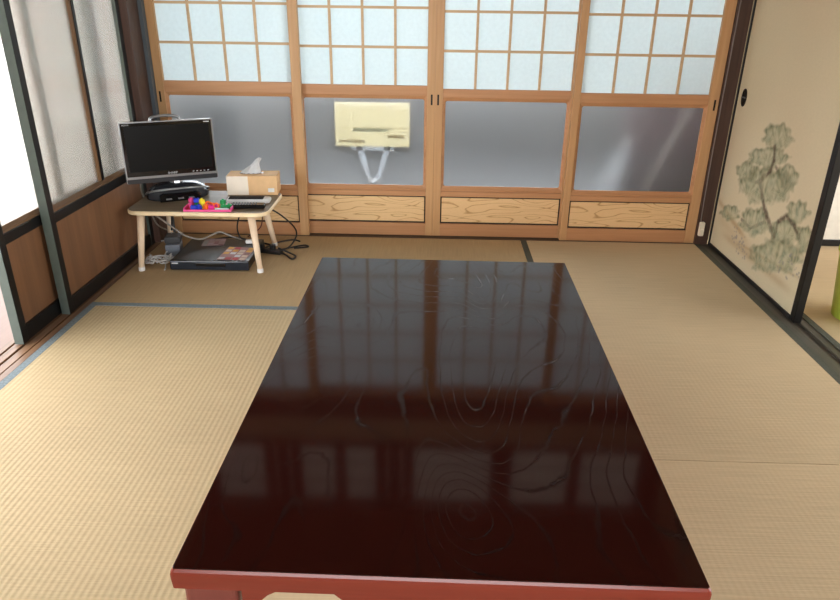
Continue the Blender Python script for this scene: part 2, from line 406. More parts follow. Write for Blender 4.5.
# ------------------------------------------------------------------ lattice doors
def shoji(n, x0, x1, yf, label, sl=.039, sr=.039, hs=(), lz=.726, gt=.682):
    pt = lz+5*.1665
    """yf: Y of the face towards the room"""
    W = x1-x0; T = .03
    d = empty('door_%d' % n, (x0, yf, 0))
    tag(d, label, 'sliding door', None, 'structure')
    xa, xb = sl, W-sr
    obj('stile', boxes((0, sl, 0, T, .0, 1.62)), HZ, d, .0015)
    obj('stile', boxes((xb, W, 0, T, .0, 1.62)), HZ, d, .0015)
    obj('bottom_rail', boxes((xa, xb, .001, T-.001, .0, .064)), HX, d, .0015)
    obj('middle_rail', boxes((xa, xb, .001, T-.001, .203, .229)), HX, d, .002)
    obj('middle_rail', boxes((xa, xb, .003, T-.001, .2295, .2405)), HX, d, .002)
    obj('lock_rail', boxes((xa, xb, .001, T-.001, gt, lz)), HX, d, .002)
    obj('top_rail', boxes((xa, xb,   .001, T-.001, pt, 1.62)), HX, d, .0015)
    # bead around the glass with rounded inner corners
    bm = bmesh.new()
    ax, bx, az, bz = xa, xb, .2405, gt
    inn = [(x+(ax+bx)/2, z+(az+bz)/2) for x, z in rrect(bx-ax-.026, bz-az-.030, .010, 5)]
    outr = [(x+(ax+bx)/2, z+(az+bz)/2) for x, z in rrect(bx-ax-.0006, bz-az-.0006, .0006, 5)]
    lay = []
    for pts, y in ((outr, .003), (inn, .010), (inn, .0168), (outr, .0168)):
        lay.append([bm.verts.new((p[0], y, p[1])) for p in pts])
    k = len(inn)
    for a, b in zip(lay, lay[1:]+lay[:1]):
        for i in range(k): bm.faces.new((a[i], a[(i+1) % k], b[(i+1) % k], b[i]))
    obj('glass_bead', bm, HX, d)
    obj('frosted_pane', boxes((ax+.004, bx-.004, .0135, .0165, az+.004, bz-.004)), FROST, d)
    obj('wood_panel', boxes((xa+.0062, xb-.0062, .0075, .016, .0715, .1965)), HPANEL, d, .0015)
    obj('panel_groove', boxes((xa, xb, .011, .014, .064, .203)), GROOVE, d)
    # lattice: four columns, five rows
    bm = bmesh.new()
    pw = (xb-xa)/4; ph = .1665
    for i in range(1, 4): box(bm, xa+pw*i-.0056, xa+pw*i+.0056, .007, .017, lz, pt)
    for i in range(1, 5): box(bm, xa, xb, .0072, .0168, lz+ph*i-.0056, lz+ph*i+.0056)
    obj('lattice', bm, HLAT, d, .0006)
    obj('shoji_paper', boxes((xa, xb, .0172, .0176, lz, pt)), PAPER, d)
    for hx in hs:
        obj('finger_pull', boxes((hx-.0042, hx+.0042, -.0008, .004, .642, .69)), PULL, d, .0006)
    return d
shoji(1, .0775, .756, .010, 'light wooden lattice door behind the television and tissue box', .039, .043, (.016,), .738, .688)
shoji(2, .706, 1.3762, .044, 'light wooden lattice door with the cream poster behind its glass', .039, .037, (.655,), .728, .682)
shoji(3, 1.3763, 2.046, .044, 'light wooden lattice door with plain blank grey glass', .037, .039, (.015,), .715, .676)
shoji(4, 2.012, 2.678, .010, 'light wooden lattice door nearest the pine painted door', .034, .047, (.648,), .711, .667)

# things seen through the frosted glass
t = empty('poster_stand', (1.078, .112, -.02))
tag(t, 'cream poster board on white stand blurred behind frosted door glass', 'poster stand')
obj('poster', boxes((-.185, .178, -.003, .0, .452, .662)), CREAM, t)
obj('print', boxes((-.10, .075, -.0045, -.0035, .524, .538)), INKB, t)
obj('print', boxes((-.185, .178, -.0045, -.0035, .5395, .5415)), INKY, t)
obj('print', boxes((.07, .15, -.0045, -.0035, .492, .508)), INKY, t)
obj('print', boxes((-.165, -.04, -.0045, -.0035, .47, .483)), INKY, t)
for s in (-1, 1):
    bm = bmesh.new(); prism(bm, [(s*.086, .449), (s*.056, .449), (s*.006-.002, .27), (s*.006+.012*s, .25)], .0, .012, axis='y')
    obj('stand_leg', bm, WHITET, t)
obj('stand_bar', boxes((-.108, .10, 0, .012, .432, .449)), WHITET, t)
obj('stand_foot', boxes((-.012, .012, 0, .10, .0, .27)), DKGREY, t)
t = empty('white_bottle', (2.295, .52, -.02)); t.rotation_euler = (0, radians(17), 0)
tag(t, 'leaning white bottle blurred behind the glass of the end lattice door', 'bottle')
bm = bmesh.new()
pr_ = [(.0, .045), (.02, .05), (.28, .05), (.36, .03), (.40, .018), (.44, .018)]
loft(bm, [[(r*cos(2*pi*k/20), r*sin(2*pi*k/20), z) for k in range(20)] for z, r in pr_])
obj('bottle_body', bm, WHITET, t, smooth=True)
bm = bmesh.new(); cyl(bm, (0, 0), .022, .022, .44, .47)
obj('bottle_cap', bm, WHITEP, t)
bm = bmesh.new()
for z in range(1):
    fr = [bm.verts.new((2.42+.02*k, .62+.02*sin(k*1.1), -.02)) for k in range(30)]; to = [bm.verts.new((2.42+.02*k, .62+.016*sin(k*1.1+.3), .95)) for k in range(30)]
    for k in range(29): bm.faces.new((fr[k], fr[k+1], to[k+1], to[k]))
cl_ = obj('mauve_tint_cloth', bm, plain('mauve cloth', srgb(120, 92, 104), .9, .2), None, smooth=True)  # cloth added behind the glass only for the purplish tint
cl_.modifiers.new('thick', 'SOLIDIFY').thickness = .004
tag(cl_, 'mauve cloth added behind the end lattice door glass to tint it', 'added cloth')
bm = bmesh.new(); tube(bm, [(2.46, .44, .0), (2.70, .26, .75), (2.74, .22, .9)], .009, 8, 2)
tag(obj('leaning_pole', bm, WHITEP, None), 'thin pale pole leaning behind the end lattice door glass', 'pole')

# ------------------------------------------------------------------ glass sliding doors (left)
def glass_door(n, x1, T, ya, yb, mids, label):
    """front face X=x1, spans ya (near) .. yb (far)"""
    d = empty('door_%d' % n, (x1, ya, 0)); L = yb-ya
    tag(d, label, 'sliding door', None, 'structure')
    def stile(y0, y1):
        bm = bmesh.new(); box(bm, -T, 0, y0, y1, 0, 1.62)
        for f in bm.faces:
            f.normal_update()
            if f.normal.y < -.5: f.material_index = 1
        return obj('stile', bm, [DARK, LITEDGE], d, .001)
    stile(0, .034); stile(L-.034, L)
    obj('bottom_rail', boxes((-T+.002, -.002, .034, L-.034, 0, .055)), DARK, d, .002)
    obj('middle_rail', boxes((-T+.002, -.002, .034, L-.034, .345, .384)), DARK, d, .003)
    obj('top_rail', boxes((-T+.002, -.002, .034, L-.034, 1.57, 1.62)), DARK, d, .002)
    bm = bmesh.new(); prism(bm, [(-.004, .384), (-.004, .392), (-T/2+.002, .404), (-T/2+.002, .384)], .034, L-.034, axis='y')
    obj('glazing_bead', bm, BROWNSTOP, d)
    for mz in mids:
        obj('muntin', boxes((-T+.004, -.006, mz-.016, mz+.016, .404, 1.57)), BROWNMUN, d, .002)
        obj('muntin_strip', boxes((-.006, -.003, mz-.002, mz+.016, .404, 1.57)), DARK, d)
    ed = [.034]+[v for mz in mids for v in (mz-.016, mz+.016)]+[L-.034]
    for a, b in zip(ed[::2], ed[1::2]):
        obj('frosted_pane', boxes((-T/2-.0015, -T/2+.0015, a, b, .386, 1.57)), FROSTW, d)
    obj('wood_panel', boxes((-T/2-.003, -T/2+.003, .034, L-.034, .055, .345)), PLYZ, d)
    return d
glass_door(5, .034, .032, -.975, -.15, (.43,), 'dark framed frosted glass sliding door beside the television')
glass_door(6, -.003, .032, -1.219, -.35, (.42,), 'dark framed frosted glass door whose near edge stands open')

# ------------------------------------------------------------------ painted sliding door (right)
FY0, FY1, FX = -.905, -.006, 2.742
d = empty('door_7', (FX, FY0, 0))
tag(d, 'cream sliding door with a grey green pine tree painting', 'sliding door', None, 'structure')
L = FY1-FY0
obj('stile', boxes((0, .03, 0, .034, 0, 1.62)), DARK, d, .003)
obj('stile', boxes((0, .03, L-.014, L, 0, 1.62)), DARK, d, .002)
obj('bottom_rail', boxes((0, .03, .034, L-.014, 0, .016)), DARK, d, .002)
obj('top_rail', boxes((0, .03, .034, L-.014, 1.59, 1.62)), DARK, d, .002)
obj('door_core', boxes((.012, .024, .03, L-.01, .01, 1.6)), plain('core board', srgb(150, 120, 80), .8), d)
CL = [[-0.457, 0.609, -8.03, 3.979, -3.544, -19.477], [-0.41, 0.519, -5.577, 2.773, -5.131, -24.314], [-0.607, 0.48, -10.867, 5.368, -4.755, -19.624], [-0.258, 0.421, -8.496, 4.256, -5.284, -22.65], [-0.438, 0.405, -4.169, 2.075, -3.353, -13.18], [-0.172, 0.21, -9.291, 4.687, -7.753, -26.175], [-0.42, 0.244, -7.009, 3.501, -5.001, -16.108], [-0.737, 0.382, -11.529, 5.678, -6.9, -23.42], [-0.686, 0.286, -7.905, 3.907, -6.184, -18.944], [-0.646, 0.173, -4.452, 2.208, -5.061, -13.84], [-0.843, 0.307, -14.836, 7.288, -6.788, -19.999]]
TR = [([(-.457, .573), (-.474, .521), (-.463, .469), (-.392, .419), (-.44, .363), (-.507, .305), (-.611, .245)], .014), ([(-.611, .245), (-.616, .305), (-.666, .345), (-.74, .328), (-.79, .30)], .012), ([(-.30, .40), (-.36, .40), (-.392, .419)], .008), ([(-.50, .50), (-.56, .47), (-.60, .44)], .007), ([(-.30, .22), (-.40, .21), (-.507, .27)], .008)]
STK = [((.0, .235), (-.392, .150), .014, .5), ((-.127, .10), (-.837, .094), .018, .45), ((-.144, .193), (-.332, .166), .012, .45), ((-.30, .112), (-.88, .165), .007, .45), ((-.05, .16), (-.50, .11), .03, .28)]
def seg(p, a, b):
    ax, ay = a; bx, by = b; dx, dy = bx-ax, by-ay
    t = max(0, min(1, ((p[0]-ax)*dx+(p[1]-ay)*dy)/(dx*dx+dy*dy)))
    return math.hypot(p[0]-ax-t*dx, (p[1]-ay-t*dy)), t
def lerp(a, b, t): return tuple(x+(y-x)*t for x, y in zip(a, b))
PAP, GRD, GRL, GRB, BRK, TAN, DOT = [srgb(*c)[:3] for c in ((216, 208, 176), (88, 98, 66), (172, 170, 136), (148, 156, 130), (112, 98, 82), (168, 138, 96), (120, 122, 128))]
DOTS = []
for cy, cz, ry, rz, cnt in ((-.30, .135, .075, .035, 26), (-.36, .10, .06, .03, 16), (-.82, .19, .06, .035, 22), (-.74, .15, .05, .03, 10)):
    for _ in range(cnt): DOTS.append((cy+random.uniform(-1, 1)*ry, cz+random.uniform(-1, 1)*rz, random.uniform(.005, .010)))
def paint(y, z):
    nz = lambda s, o=0: mnoise.noise(Vector((y*s+o, z*s, o)))
    c = lerp(PAP, srgb(206, 194, 162)[:3], max(0, min(1, .5+.5*nz(3))))
    if z > .75: return c
    for a, b, wd, k in STK:
        dd, tt = seg((y, z), a, b)
        if dd < wd*3: c = lerp(c, TAN, k*math.exp(-(dd/wd)**2)*min(1, 6*tt+.2)*min(1, 6*(1-tt)+.2))
    for pts, wd in TR:
        for a, b in zip(pts, pts[1:]):
            dd, tt = seg((y, z), a, b)
            e = wd*(1+.5*nz(40, 3))
            if dd < e*1.3: c = lerp(c, lerp(BRK, srgb(170, 158, 138)[:3], max(0, nz(90, 5))+.25), max(0, min(1, (e*1.3-dd)/(e*.6)))*.85)
    for i, (cy, cz, a, b, g, h) in enumerate(CL):
        u = (a*(y-cy)+b*(z-cz))*.89; v = (g*(y-cy)+h*(z-cz))*.89
        r = math.hypot(u, v)
        if r > 1.5: continue
        lob = math.atan2(v, u)
        rim = 1+.07*sin(lob*5+i)+.06*sin(lob*9+i*2)+.16*nz(38, i)
        # needle fans growing out of several hearts along the base of the clump
        fx = round(u*1.6)/1.6; ang = math.atan2(v-.55, u-fx)
        ndl = .5+.5*sin(ang*26+3*nz(30, i)); fr = math.hypot(u-fx, v-.55)
        m = max(0, min(1, (rim-r)*4.2))
        if m <= 0: continue
        q = r/rim
        dark = max(0, min(1, (q-.45)*1.9))*max(.15, min(1, .62-.55*v))
        tone = lerp(GRL, GRB, max(0, min(1, .5+.9*nz(22, i+9))))
        tone = lerp(tone, GRD, max(0, min(1, .15+.75*dark+.55*(ndl-.55)+.35*nz(35, i+2))))
        tone = lerp(tone, srgb(70, 80, 58)[:3], .5*max(0, min(1, (q-.70)*3.5))*max(0, .55-.6*v))
        c = lerp(c, tone, m*max(.45, min(.95, .66+.35*dark+.5*nz(40, i))))
    for pts, wd in TR[:2]:
        for k, (a, b) in enumerate(zip(pts, pts[1:])):
            dd, tt = seg((y, z), a, b)
            e = wd*(.75+.6*nz(40, 3))
            if dd < e: c = lerp(c, lerp(srgb(84, 70, 54)[:3], srgb(150, 132, 108)[:3], max(0, nz(90, 5))), (.75 if nz(9, 11) > -.1 else .25)*min(1, (e-dd)/(e*.5)))
    for a, b, r in DOTS:
        dd = math.hypot((y-a), (z-b)*1.5)
        if dd < r: c = lerp(c, DOT, .6*(1-dd/r)+.15)
    return c
st = .0046; ny = int((L-.048)/st); zs = [.016+st*i for i in range(int(.74/st))]+[.76, .9, 1.1, 1.3, 1.59]
bm = bmesh.new(); lay = bm.loops.layers.float_color.new('paint')
grid = [[bm.verts.new((.006, .034+(L-.048)*j/ny, z)) for j in range(ny+1)] for z in zs]
cc = {}
for row in grid:
    for v in row: cc[v] = paint(FY0+v.co.y, v.co.z)+(1,)
for a, b in zip(grid, grid[1:]):
    for j in range(ny):
        f = bm.faces.new((a[j+1], a[j], b[j], b[j+1]))
        for lp in f.loops: lp[lay] = cc[lp.vert]
n = NT('painted door paper'); n.pr(.75, .25)
at = n.new('ShaderNodeVertexColor'); at.layer_name = 'paint'
fib = n.noise(n.coord((1, 60, 160)), 1, 3)
n.col(n.mix(.2, at.outputs['Color'], n.ramp(fib, [(.3, (.8, .8, .8, 1)), (.7, (1, 1, 1, 1))]), 'MULTIPLY'))
obj('painted_paper', bm, n.m, d)
bm = bmesh.new()
loft(bm, [[(.0065-dx, L-.079+r*.024*cos(2*pi*k/24), .714+r*.0385*sin(2*pi*k/24)) for k in range(24)] for r, dx in ((1, 0), (1, .004), (.82, .0045), (.78, .0015), (.1, .001))])
obj('finger_pull', bm, PULL, d, smooth=False)
obj('pull_bar', boxes((.0035, .0055, L-.079-.016, L-.079+.016, .711, .717)), SILVER, d)

# ------------------------------------------------------------------ outlet and cord on the post
t = empty('wall_outlet', (2.692, -.0045, .085))
tag(t, 'small ivory socket box low on the dark corner post', 'socket')
obj('socket_body', boxes((-.009, .015, -.022, 0, -.038, .032)), OUTW, t, .005)
obj('plug', boxes((-.006, .010, -.032, -.022, -.028, .0)), OUTW, t, .002)
bm = bmesh.new(); tube(bm, [(2.690, -.010, .119), (2.687, -.009, .16), (2.6835, -.008, .5), (2.685, -.008, 1.0), (2.686, -.008, 1.6)], .003, 6, 3)
tag(obj('wire', bm, plain('grey wire', srgb(118, 110, 104), .5), None, smooth=True), 'thin dark cord running up the dark post above the socket', 'cord')

# ------------------------------------------------------------------ big low table
TX, TY, TW, TD, TH = 1.4133, -1.8518, .786, 1.321, .33
t = empty('low_table', (TX, TY, .0008), -.0078)
tag(t, 'large glossy dark red low table with swirling wood grain', 'table')
bm = bmesh.new()
prof = [(.006, TH-.041), (.001, TH-.037), (0, TH-.020), (0, TH-.012), (.0012, TH-.006), (.004, TH-.002)]
loft(bm, [[(x, y, z) for x, y in rrect(TW-2*i, TD-2*i, .005, 4)] for i, z in prof])
obj('table_edge', bm, LACQE, t, smooth=False)
bm = bmesh.new(); loft(bm, [[(x, y, z) for x, y in rrect(TW-2*i, TD-2*i, .004, 4)] for i, z in ((.004, TH-.003), (.0042, TH-.0005), (.0050, TH))])
obj('table_top', bm, LACQ, t)
def apron(w):
    pts = [(-w/2, TH-.041)]
    pts += [(-w/2, TH-.085), (-w/2+.015, TH-.083)]
    k = 28
    for i in range(k+1):
        u = -1+2*i/k; x = u*(w/2-.02); a = abs(u)
        zz = .094 if a < .40 else .094-.042*sin(min(1, (a-.40)/.20)*pi/2)**2 if a < .60 else .052 if a < .88 else .052+.033*sin((a-.88)/.12*pi/2)**2
        pts.append((x, TH-zz))
    pts += [(w/2-.015, TH-.083), (w/2, TH-.085), (w/2, TH-.041)]
    return pts
lw = .082
for s in (-1, 1):
    bm = bmesh.new(); prism(bm, apron(TW-2*lw-.03), s*(TD/2-.040), s*(TD/2-.018), axis='y')
    obj('apron', bm, LACQE, t, .0015)
    bm = bmesh.new(); prism(bm, apron(TD-2*lw-.03), s*(TW/2-.040), s*(TW/2-.018), axis='x')
    obj('apron', bm, LACQE, t, .0015)
for sx in (-1, 1):
    for sy in (-1, 1):
        bm = bmesh.new()
        cx, cy = sx*(TW/2-.010-lw/2), sy*(TD/2-.012-lw/2)
        rings = []
        for z, k in ((TH-.041, 1), (TH-.12, 1), (.10, .86), (.05, .84), (.03, .95), (0, .95)):
            h = lw/2*k; ox = cx+sx*(lw/2-h)*.3; oy = cy+sy*(lw/2-h)*.3
            rings.append([(ox+x, oy+y, z) for x, y in rrect(2*h, 2*h, .012, 4)])
        loft(bm, rings); obj('leg', bm, LACQL, t)

# ------------------------------------------------------------------ small television table
Vx, Vy, Vh = .378, -.330, .265
t = empty('television_table', (Vx, Vy, .0007), radians(.5))
tag(t, 'small pale low table with dark brown top holding the television', 'table')
bm = bmesh.new(); loft(bm, [[(x, y, z) for x, y in rrect(.606-2*i, .360-2*i, .055, 8)] for i, z in ((.004, Vh-.020), (0, Vh-.016), (0, Vh-.004), (.003, Vh-.001))])
obj('edge_band', bm, MAPLEX, t)
bm = bmesh.new(); prism(bm, rrect(.598, .352, .052, 8), Vh-.0012, Vh)
obj('tabletop', bm, TVTOP, t)
for (tx, ty), (fx, fy) in (((.125, -.455), (.118, -.516)), ((.598, -.452), (.634, -.512)), ((.145, -.18), (.115, -.15)), ((.585, -.19), (.622, -.163))):
    a = Vector((tx-Vx, ty-Vy, Vh-.020)); b = Vector((fx-Vx, fy-Vy, .014)); c = Vector((fx-Vx, fy-Vy, 0))
    bm = bmesh.new(); tube(bm, [a, b], (.0165, .0115), 16, 0)
    lg = obj('leg', bm, MAPLE, t, smooth=True)
    bm = bmesh.new(); cyl(bm, (c.x, c.y), .0135, .0135, .0, .018, 16)
    obj('foot_cap', bm, WHITEP, lg, .002)
Z = Vh+.0010

# ------------------------------------------------------------------ television
tv = empty('television', (.222, -.258, Z), radians(27))
tag(tv, 'small black flat television with silver trim on the pale table', 'television')
bm = bmesh.new()                                           # oval base with a raised dome
N = 40
def oval(a, b, z, oy=0): return [(a*cos(2*pi*k/N), oy+b*sin(2*pi*k/N), z) for k in range(N)]
loft(bm, [oval(.134, .088, 0), oval(.136, .090, .004), oval(.136, .090, .012), oval(.132, .086, .026), oval(.118, .074, .044, .006), oval(.088, .052, .058, .010), oval(.035, .022, .064, .012)])
obj('base', bm, STEELD, tv, smooth=True)
bm = bmesh.new(); prism(bm, [(-.088, 0), (.088, 0), (.088, .026), (.07, .034), (-.07, .034), (-.088, .026)], -.094, -.05, axis='y')
obj('base_front', bm, BLACKG, tv, .004)
bm = bmesh.new(); tube(bm, [(.136*cos(a)*1.0, .092*sin(a)-.006, .022+.036*max(0, sin((a-pi)))**.8) for a in [pi+pi*i/14 for i in range(15)]], .0045, 8, 2)
obj('base_trim', bm, SILVER, tv, smooth=True)
for x in (-.05, .0, .045): obj('base_bar', boxes((x-.012, x+.012, -.097, -.093, .010, .016)), SILVER, tv, .001)  # small silver bars across the base front
bm = bmesh.new(); tube(bm, [(0, .012, .055), (0, .014, .095)], (.030, .024), 14, 0)
obj('neck', bm, SILVER, tv)
B = .077                                                     # bottom of the housing above the table
W_, H_ = .386, .262
tilt = radians(-3)
scr = empty('screen_housing', (0, 0, B)); scr.parent = tv; scr.rotation_euler = (tilt, 0, radians(0))
def hs(name, bm, m, bevel=0, smooth=False): return obj(name, bm, m, scr, bevel, smooth=smooth)
bpy.data.objects.remove(scr)
rotm = Matrix.Translation((-.013, 0, B-.004)) @ Matrix.Rotation(tilt, 4, 'X') @ Matrix.Rotation(radians(.3), 4, 'Y')
def hs(name, bm, m, bevel=0, smooth=False, parent=None):
    bmesh.ops.transform(bm, matrix=rotm, verts=bm.verts)
    return obj(name, bm, m, parent or tv, bevel, smooth=smooth)
bm = bmesh.new(); prism(bm, [(x, z+H_/2) for x, z in rrect(W_, H_, .006, 4)], -.018, .006, axis='y')
hs('housing', bm, SILVER)
bm = bmesh.new(); loft(bm, [[(x, .006, z+H_/2+.006) for x, z in rrect(W_-.02, H_-.03, .02, 4)], [(x, .05, z+H_/2) for x, z in rrect(W_*.72, H_*.7, .03, 4)], [(x, .062, z+H_/2) for x, z in rrect(W_*.6, H_*.55, .03, 4)]])
hs('rear_shell', bm, DKGREY)
bm = bmesh.new(); prism(bm, [(x, z+H_/2+.013) for x, z in rrect(W_-.010, H_-.034, .003, 3)], -.0205, -.017, axis='y')
bz = hs('bezel', bm, BLACKG, .001)
bm = bmesh.new(); box(bm, -W_/2+.018, W_/2-.018, -.0212, -.020, .050, H_-.018)
hs('screen', bm, SCREEN)
bm = bmesh.new(); prism(bm, [(x, z+.010) for x, z in rrect(W_-.004, .020, .004, 3)], -.021, -.016, axis='y')
hs('speaker_grille', bm, DKGREY, .001)
bm = bmesh.new(); box(bm, -W_/2+.002, W_/2-.002, -.0225, -.018, .020, .0265)
hs('silver_strip', bm, SILVER, .001)
bm = bmesh.new(); tube(bm, [(-.062, .03, H_-.006), (-.055, .032, H_+.010), (-.02, .034, H_+.016), (.02, .034, H_+.016), (.055, .032, H_+.010), (.062, .03, H_-.006)], .0065, 10, 4)
hs('carry_handle', bm, SILVER, smooth=True)
def tvtext(body, size, x, z, m=LOGOW):
    p = rotm @ Vector((x, -.0208, z))
    text('logo', body, size, m, bz, p, (pi/2+tilt, radians(.3), 0))
tvtext('SHARP', .014, 0, .037); tvtext('AQUOS', .008, -W_/2+.026, H_-.0115)
bm = bmesh.new(); box(bm, W_/2-.038, W_/2-.014, -.0213, -.0203, H_-.0135, H_-.0095); hs('badge', bm, LOGOW, parent=bz)
for i in range(5):
    bm = bmesh.new(); box(bm, .085+.016*i, .092+.016*i, -.0215, -.0203, .036, .0385); hs('indicator', bm, LOGOW, parent=bz)

# ------------------------------------------------------------------ tissue box
t = empty('tissue_box', (.548, -.168, Z), radians(5))
tag(t, 'tan cardboard tissue box with a white tissue sticking out', 'tissue box')
w_, d_, h_ = .226, .112, .088
obj('carton', boxes((-w_/2, w_/2, -d_/2, d_/2, 0, h_)), CARD, t, .0012)
obj('white_panel', boxes((-w_/2-.0004, -w_/2+.096, -d_/2-.0006, -d_/2+.002, .001, h_-.001)), CARDW, t)
obj('price_label', boxes((w_/2-.042, w_/2-.014, -d_/2-.0007, -d_/2+.001, .014, .032)), WHITEP, t)
bm = bmesh.new()
rings = []
for z, a, b, ox in ((h_-.006, .050, .016, -.004), (h_+.008, .044, .016, -.002), (h_+.026, .026, .013, .012), (h_+.044, .015, .008, .021), (h_+.058, .012, .004, .031), (h_+.068, .008, .002, .04)):
    rings.append([(ox-.006+a*cos(2*pi*k/28)*(1+.10*sin(5*k)), .006+b*sin(2*pi*k/28)*(1+.35*sin(3*k+z*90)), z+.004*sin(k*1.7)) for k in range(28)])
loft(bm, rings); obj('tissue', bm, TISSUE, t, smooth=True)
bm = bmesh.new(); prism(bm, [(.055*cos(2*pi*k/24)-.008, .006+.022*sin(2*pi*k/24)) for k in range(24)], h_+.0002, h_+.0008)
obj('opening', bm, DKGREY, t)

# ------------------------------------------------------------------ remotes
def remote(loc, rz, l, w, h, body, btn, label, rows, cols, pad=None):
    t = empty('remote_control', loc, rz); tag(t, label, 'remote control', 'remote controls by the tissue box')
    bm = bmesh.new(); loft(bm, [[(x, y, z) for x, y in rrect(l-2*i, w-2*i, w*.2, 5)] for i, z in ((.003, 0), (0, .004), (0, h-.004), (.003, h))])
    rb = obj('case', bm, body, t)
    if pad:
        bm = bmesh.new(); prism(bm, rrect(l*.80, w*.86, .005, 4), h-.0005, h+.0008); 
        p_ = obj('keypad', bm, pad, t, loc=(-l*.06, w*.04, 0))
    bm = bmesh.new()
    for i in range(cols):
        for j in range(rows):
            x = -l*.40+l*.64*i/(cols-1); y = (-.27+.54*j/(rows-1))*w
            box(bm, x-l*.018, x+l*.018, y-w*.065, y+w*.065, h, h+.0028)
    obj('buttons', bm, btn, t, .0006)
    return t
r1 = remote((.565, -.335, Z+.0005), radians(4), .190, .060, .017, plain('pale silver plastic', srgb(214, 214, 212), .4), RUBBER, 'silver remote control with dark buttons lying before the tissue box', 4, 11, plain('matt black plastic', srgb(16, 16, 18), .7, .2))
r2 = remote((.583, -.428, Z), radians(4), .150, .042, .018, BLACKG, DKGREY, 'black remote control lying nearest the table edge', 3, 9)

# ------------------------------------------------------------------ toys
t = empty('toy_tray', (.428, -.464, Z), radians(3))
tag(t, 'flat pink red toy tray at the front edge of the small table', 'toy tray')
obj('tray_floor', boxes((-.098, .098, -.034, .034, 0, .004)), TOY['red'], t, .001)
obj('tray_rim', boxes((-.10, .10, -.037, -.033, 0, .009), (-.10, .10, .033, .037, 0, .016), (-.10, -.096, -.033, .033, 0, .016), (.096, .10, -.033, .033, 0, .016)), TOY['pink'], t, .001)
def toy(colr, x, y, z, rz, kind, label):
    bm = bmesh.new()
    if kind == 'brick':
        box(bm, -.012, .012, -.008, .008, 0, .016)
        for sx in (-.006, .006): cyl(bm, (sx, 0), .004, .004, .016, .020, 12)
        nm = 'toy_brick'
    elif kind == 'ring':
        pts = [(.011*cos(2*pi*k/18), 0, .0145+.011*sin(2*pi*k/18)) for k in range(19)]
        tube(bm, pts, .0036, 8, 0); nm = 'toy_ring'
    elif kind == 'cube':
        box(bm, -.009, .009, -.009, .009, 0, .018); cyl(bm, (0, 0), .005, .005, .018, .023, 12); nm = 'toy_cube'
    else:
        pts = [(-.030, 0, .005), (.020, 0, .005)]; tube(bm, pts, .0048, 6, 0); tube(bm, [(.020, 0, .005), (.031, 0, .005)], (.0048, .0006), 6, 0); nm = 'toy_stick'
    o = obj(nm, bm, TOY[colr], None, .0012); o.location = (x, y, z); o.rotation_euler = (0, 0, radians(rz))
    return tag(o, label, 'toy', 'coloured toy pieces in the tray')
tz = Z+.0045
toy('pink', .350, -.452, tz, 70, 'brick', 'pink toy brick at the end of the tray nearest the glass doors')
toy('pink', .350, -.452, tz+.0202, 60, 'cube', 'pink toy cube stacked on top of the pink brick')
toy('blue', .368, -.484, tz, 10, 'brick', 'blue toy brick at the front rim of the tray')
toy('green', .374, -.458, tz, 30, 'cube', 'green toy cube just behind the front blue brick')
toy('blue', .374, -.456, tz+.0235, 15, 'brick', 'topmost blue toy brick sitting on the green cube')
toy('yellow', .399, -.462, tz, 80, 'brick', 'yellow toy brick beside the green and blue pieces')
toy('yellow', .399, -.462, tz+.0202, 50, 'cube', 'yellow toy cube stacked on the yellow brick')
toy('blue', .391, -.485, tz, -20, 'cube', 'blue toy cube in front of the yellow brick')
toy('orange', .420, -.452, tz, 20, 'ring', 'orange toy ring standing next to the yellow pieces')
toy('orange', .436, -.444, tz, -35, 'brick', 'orange toy brick behind the magenta pieces')
toy('orange', .420, -.476, tz, 65, 'cube', 'orange toy cube in front of the orange ring')
toy('magenta', .441, -.474, tz, 10, 'brick', 'magenta toy brick in the middle of the tray front')
toy('magenta', .458, -.453, tz, 40, 'cube', 'magenta toy cube behind the middle of the tray')
toy('orange', .462, -.474, tz+.0005, 0, 'ring', 'orange toy ring standing between magenta and green pieces')
toy('yellow', .482, -.439, tz+.0, -30, 'stick', 'yellow pointed toy stick lying at the back of the tray')
toy('green', .489, -.462, tz, 15, 'brick', 'green toy brick beside the black remote end of the tray')
toy('green', .511, -.458, tz, 60, 'cube', 'green toy cube at the tray end nearest the remotes')
toy('green', .489, -.462, tz+.0202, 75, 'cube', 'green toy cube stacked on the green brick')
toy('white', .490, -.486, tz, 5, 'stick', 'pale toy stick lying along the front rim of the tray')

